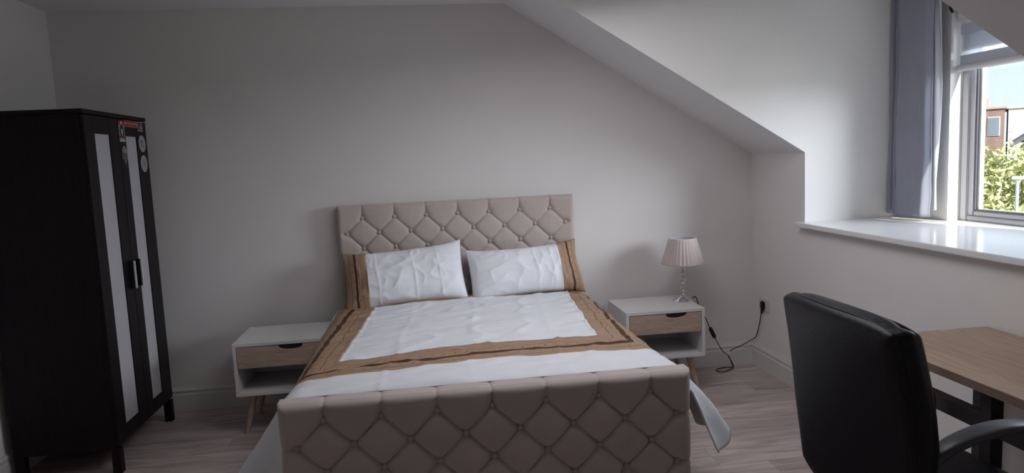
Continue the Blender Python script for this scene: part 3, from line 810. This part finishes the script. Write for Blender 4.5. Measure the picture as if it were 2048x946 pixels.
# long red banner with script
sticker(M['red'], [rect(-.463, 1.828, -.272, 1.868)], 'long red banner sticker with white script')
sq = []
xx = -.456
for wlen in (.030, .042, .044, .038):
    n = 10; pts = [(xx+wlen*k/n, 1.849+.007*math.sin(k*2.3+xx*90)+(.005 if k == 0 else 0)) for k in range(n+1)]
    sq += stroke(pts, .0028); xx += wlen+.008
ink(M['white_print'], sq + [rect(-.40, 1.832, -.28, 1.8335)], 1)
# small square sticker
sticker(M['white_print'], [rect(-.270, 1.812, -.198, 1.866)], 'small black and white square sticker')
ink(M['dark_print'], [rect(-.265, 1.818, -.203, 1.861)], 1)
ink(M['white_print'], stroke([(-.250, 1.822), (-.240, 1.845), (-.228, 1.855), (-.216, 1.845), (-.212, 1.822)], .005) + stroke([(-.240, 1.826), (-.228, 1.840), (-.222, 1.824)], .006), 2)
# two round stickers
for c in ((-.228, 1.738), (-.228, 1.620)):
    sticker(M['white_print'], [disc(c, .050, .050)], 'round pale sticker with grey ring')
    ink(M['grey_print'], ring(c, .040, .043), 1)
c = (-.228, 1.738); ink(M['dark_print'], stroke([(c[0]-.018, c[1]+.022), (c[0]-.010, c[1]-.024)], .010) + stroke([(c[0]-.014, c[1]+.020), (c[0]+.008, c[1]+.012), (c[0]+.012, c[1]-.004)], .006) + stroke([(c[0]+.012, c[1]+.0), (c[0]+.014, c[1]-.024)], .006), 2)
c = (-.228, 1.620); ink(M['grey_print'], ring(c, .026, .029) + stroke([(c[0]-.012, c[1]-.018), (c[0]-.006, c[1]+.018), (c[0]+.012, c[1]+.006), (c[0]-.004, c[1]-.004), (c[0]+.012, c[1]-.016)], .005), 2)

# ------------------------------------------------------------------ desk
DX0, DX1, DY0, DY1, DZ = -.568, -.014, -3.32, -2.125, .772
de = thing('desk', ((DX0+DX1)/2, (DY0+DY1)/2, 0), 'oak-topped desk with dark metal frame against the wall under the sill', 'desk')
ox3, oy3 = (DX0+DX1)/2, (DY0+DY1)/2
def dk(name, a, b, m, bev=0):
    o = MB().box((a[0]-ox3, a[1]-oy3, a[2]), (b[0]-ox3, b[1]-oy3, b[2])).build(name, m, de)
    if bev: bevel(o, bev)
    return o
dk('desktop', (DX0+.002, DY0, DZ-.030), (DX1, DY1, DZ), M['desk_top'], .002)
dk('edge_band', (DX0, DY0, DZ-.0300), (DX0+.002, DY1, DZ-.0015), M['desk_edge'])['label'] = 'darker brown front edge'
for yy in (-2.19, -2.738, -3.27):
    dk('leg', (-.525, yy, 0), (-.480, yy+.045, DZ-.030), M['dark_metal'], .003); dk('leg', (-.085, yy, 0), (-.040, yy+.045, DZ-.030), M['dark_metal'], .003)
dk('stretcher', (-.520, DY0+.07, .590), (-.482, -2.145, .648), M['dark_metal'], .003)
dk('stretcher', (-.082, DY0+.07, .100), (-.045, -2.145, .140), M['dark_metal'], .003)
dk('apron', (-.520, DY0+.05, DZ-.052), (-.505, -2.738, DZ-.030), M['dark_metal'])

# ------------------------------------------------------------------ office chair
ch = thing('office_chair', (-.80, -2.79, 0), 'black leather high-back office chair with curved armrests at the desk', 'chair')
cx_, cy_ = -.80, -2.79
# backrest: rounded slab, outline in (y,z), local bend in x
nb, nm_ = 44, 56
def back_pt(a, t, fr, ex=0.):
    """a in -1..1 across, t 0..1 up; fr front(+1)/rear(-1) side"""
    tz = .445 + .625*t
    half = .308*(1-.13*(1-sstep(0, .45, t))) - .012*sstep(.55, 1, t)
    e2 = 9. if t > .5 else 4.
    sup = max(0., 1-abs(2*t-1)**e2)**(1/e2)
    wv = half*(.80+.20*sup)
    de = min(1-abs(a), 1.1*(1-abs(2*t-1)))           # distance from the rim
    k = 1-math.exp(-de/.045)
    th = .024 + .028*k
    lean = -1.020 - .055*t + .02*math.sin(t*PI)
    sc = 1-.012*(1-k)
    return (lean + (th if fr > 0 else -th-.012*(1-a*a)) - cx_, a*wv*sc, tz - .014*abs(a)**6*(t > .5)*t + .05*abs(a)**4*(1-t))
ta_ = np.array([.5-.5*math.cos(PI*x) for x in np.linspace(0, 1, nm_)]); aa_ = np.array([-math.cos(PI*x) for x in np.linspace(0, 1, nb)])
mb = MB(); sheets = []
for fr in (1, -1):
    G = np.array([[back_pt(a, t, fr) for t in ta_] for a in aa_]); mb.grid(G); sheets.append(G)
def rim_of(G): return np.concatenate([G[0, :], G[1:, -1], G[-1, -2::-1], G[-2::-1, 0]])
ra, rb = rim_of(sheets[0]), rim_of(sheets[1]); mid = (ra+rb)/2
ctr = mid.mean(0); outw = (mid-ctr); outw[:, 0] = 0; outw /= np.linalg.norm(outw, axis=1)[:, None]
mb.grid(np.stack([ra, ra*.75+rb*.25+outw*.007, mid+outw*.009, ra*.25+rb*.75+outw*.007, rb], 1))
bk = mb.build('backrest', M['leather'], ch, True)
bm = bmesh.new(); bm.from_mesh(bk.data); bmesh.ops.remove_doubles(bm, verts=bm.verts, dist=.0006); bmesh.ops.recalc_face_normals(bm, faces=bm.faces); bm.to_mesh(bk.data); bm.free()
smooth_angle(bk, 70)
MB().tube([p + np.array([-.001, 0, 0])+0*p for p in rb[::2]], .003, 6).build('piping', M['leather'], bk, True)
# seat
mb = MB()
ss = np.linspace(-1, 1, 30)
for top in (1, -1):
    G = np.zeros((30, 30, 3))
    for i, a in enumerate(ss):
        for j, b in enumerate(ss):
            e = max(0., 1-abs(a)**7)**.4*max(0., 1-abs(b)**7)**.4
            sq_ = 1/(1+.10*(abs(a*b))**3)
            G[i, j] = (.255*a*sq_, .265*b*sq_, .470 + (.052 if top > 0 else -.045)*e + (-.025*sstep(.55, 1, a) if top > 0 else 0)*e)
    mb.grid(G)
st = mb.build('seat', M['leather'], ch, True)
bm = bmesh.new(); bm.from_mesh(st.data); bmesh.ops.remove_doubles(bm, verts=bm.verts, dist=.0006); bmesh.ops.recalc_face_normals(bm, faces=bm.faces); bm.to_mesh(st.data); bm.free()
for v in st.data.vertices: v.co.x += .055
# loop armrests: flat band swept in XZ
for sy in (-1, 1):
    path = catmull([(-.20, 0, .52), (-.215, 0, .60), (-.195, 0, .680), (-.135, 0, .728), (-.05, 0, .757), (.05, 0, .768), (.14, 0, .752), (.205, 0, .700), (.225, 0, .60), (.19, 0, .50), (.12, 0, .450)], 8)
    G = []
    for i, pth in enumerate(path):
        t = (path[min(i+1, len(path)-1)]-path[max(i-1, 0)]).normalized(); nrm = Vector((-t.z, 0, t.x))
        f = i/(len(path)-1); w_ = .022+.012*math.exp(-((f-.45)/.22)**2); th = .013
        G.append([tuple(pth + Vector((0, sy*.268, 0)) + nrm*th*math.copysign(abs(math.sin(k))**.5, math.sin(k)) + Vector((0, w_*math.copysign(abs(math.cos(k))**.5, math.cos(k)), 0))) for k in np.linspace(0, 2*PI, 17)])
    G = np.array(G); mb = MB().grid(G); mb.add(G[0][:-1].tolist(), [tuple(range(16))]); mb.add(G[-1][:-1].tolist(), [tuple(range(16))])
    arm = smooth_angle(mb.build('armrest', M['arm'], ch), 60)
    MB().box((.08, sy*.268-(.05 if sy > 0 else 0)-.0, .425), (.13, sy*.268+(0 if sy > 0 else .05), .455)).build('arm_mount', M['black_plastic'], ch)
MB().box((-.245, -.035, .43), (-.205, .035, .62), .008).build('back_bracket', M['black_plastic'], ch)
MB().box((-.24, -.05, .405), (.16, .05, .432), .006).build('tilt_plate', M['black_plastic'], ch)
smooth_angle(MB().lathe([(.0001, .10), (.030, .10), (.030, .26), (.019, .262), (.019, .41), (.0001, .41)], 18).build('gas_column', M['black_plastic'], ch))
for k in range(5):
    a = 2*PI*k/5+.3; dx, dy = math.cos(a), math.sin(a)
    lg = MB().tube([(.02*dx, .02*dy, .105), (.16*dx, .16*dy, .098), (.285*dx, .285*dy, .075)], [.026, .021, .015], 10).build('base_leg', M['black_plastic'], ch, True)
    px_, py_ = .285*dx, .285*dy
    MB().tube([(px_-.024*dy, py_+.024*dx, .027), (px_+.024*dy, py_-.024*dx, .027)], .027, 16).build('caster', M['black_plastic'], lg)
    MB().tube([(px_, py_, .03), (px_, py_, .078)], .008, 8).build('caster_pin', M['black_plastic'], lg)

# ------------------------------------------------------------------ outside
CP = Vector((-2.2992, -4.7221, 1.5571)); RT = Vector((.749, -.662, 0)); AW = Vector((.662, .749, 0)); GZ = -5.6
def out(dist, lat, z): v = CP + AW*dist + RT*lat; return (v.x, v.y, z)
struct(MB().box((9, -160, GZ-.3), (240, 240, GZ)).build('ground', M['ground']))
ORZ = math.atan2(-.662, .749)
def tree(loc, height, rad, zc, m, label, n, seed, leaf=.10):
    rng = np.random.default_rng(seed)
    t = thing('tree', loc, label, 'tree')
    tr = MB().tube([(0, 0, 0), (.05, .02, height*.35), (0, .1, height*.7)], [.16, .12, .05], 8)
    for k in range(7):
        a = k*2.4; tr.tube([(.03, .05, height*(.3+.05*k)), (rad*.5*math.cos(a), rad*.5*math.sin(a), height*(.5+.05*k)), (rad*.85*math.cos(a), rad*.85*math.sin(a), height*(.6+.05*k))], [.06, .04, .015], 6)
    tr.build('trunk', M['bark'], t, True)
    # leaves gathered in clumps
    nc = 70
    cl = rng.normal(size=(nc, 3)); cl /= np.linalg.norm(cl, axis=1)[:, None]; cl *= (rng.random(nc)**.4)[:, None]
    cl = cl*np.array([rad, rad, rad*zc]) + np.array([0, 0, height-rad*zc])
    ci = rng.integers(0, nc, n); off = rng.normal(size=(n, 3))*rad*.17
    c0 = cl[ci]+off
    u = rng.normal(size=(n, 3)); u /= np.linalg.norm(u, axis=1)[:, None]; w = rng.normal(size=(n, 3)); w -= (w*u).sum(1)[:, None]*u; w /= np.linalg.norm(w, axis=1)[:, None]
    sz = leaf*(.6+.8*rng.random(n))[:, None]
    nn = np.cross(u, w)
    V = np.stack([c0-u*sz, c0+w*sz*.5+nn*sz*.15, c0+u*sz, c0-w*sz*.5+nn*sz*.15], 1).reshape(-1, 3)
    F = np.arange(4*n).reshape(n, 4)
    me = bpy.data.meshes.new('foliage'); me.from_pydata(V.tolist(), [], F.tolist()); me.materials.append(m)
    o = bpy.data.objects.new('foliage', me); COL.objects.link(o); o.parent = t; o['kind'] = 'stuff'
    return t
tree(out(24, .55, GZ), 6.75, 1.9, 1.2, M['leaf_a'], 'taller yellow-green tree outside behind the bush and lamp post', 14000, 3)
tree(out(19, .35, GZ), 5.25, 1.7, 1.0, M['leaf_b'], 'lower green bushy tree outside the window in front of the taller one', 12000, 5)

lp = thing('street_lamp', out(16.5, .385, GZ), 'pale street lamp post with a flat head outside, in front of the trees', 'street lamp', ORZ)
smooth_angle(MB().tube([(0, 0, 0), (0, 0, 6.32)], [.06, .028], 12).build('post', M['post'], lp))
MB().box((-.10, -.05, 6.30), (.24, .05, 6.37), .015).build('lamp_head', M['post'], lp)

ap = thing('apartment_block', out(60, -1.4, GZ), 'brown brick apartment block with a pink roof room, far outside', 'building', ORZ)
MB().box((-9, 0, 0), (1.95, 10, 9.0)).build('brick_wing', M['brick'], ap)
MB().box((-1.6, 1, 9.0), (1.0, 5, 9.75)).build('roof_room', M['pinkbrick'], ap)
MB().box((-9.1, -.1, 9.0), (2.05, 10, 9.14)).build('parapet', M['pinkbrick'], ap)
for (x, z_) in ((1.05, 7.2), (-.35, 6.3), (1.05, 4.6), (-.35, 4.0), (-2.2, 7.2), (-2.2, 4.6)):
    f = MB().box((x-.06, -.05, z_-.06), (x+.66, .0, z_+1.26)).build('window', M['render'], ap)
    MB().box((x, -.08, z_), (x+.60, -.04, z_+1.2)).build('pane', M['winglass'], f)
wb = thing('white_building', out(63, .8, GZ), 'white rendered building far outside beside the brick block', 'building', ORZ)
MB().box((0, 0, 0), (14, 9, 9.05)).build('wall', M['render'], wb); MB().box((-.1, -.1, 9.05), (14.1, 9.1, 9.2)).build('parapet', M['render'], wb)
for x in (3, 6, 9):
    f = MB().box((x-.08, -.05, 5.9), (x+1.28, 0, 7.6)).build('window', M['upvc'], wb); MB().box((x, -.08, 6), (x+1.2, -.04, 7.5)).build('pane', M['winglass'], f)
ho = thing('house', out(42, .95, GZ), 'house with a grey slate gable roof outside at the right edge of the window', 'house', ORZ)
MB().box((.25, 0, 0), (8, 6, 6.9)).build('wall', M['render'], ho)
MB().prism([(-.25, 6.75), (4.1, 9.9), (8.4, 6.75), (8.4, 6.55), (4.1, 9.7), (-.25, 6.55)], 1, -.3, 6.3).build('roof', M['slate'], ho)
MB().prism([(.25, 6.8), (4.1, 9.6), (7.9, 6.8)], 1, .02, .2).build('gable', M['slate'], ho)
f = MB().box((2.9, -.05, 2.9), (4.5, 0, 4.4)).build('window', M['upvc'], ho); MB().box((3, -.08, 3), (4.4, -.04, 4.3)).build('pane', M['winglass'], f)
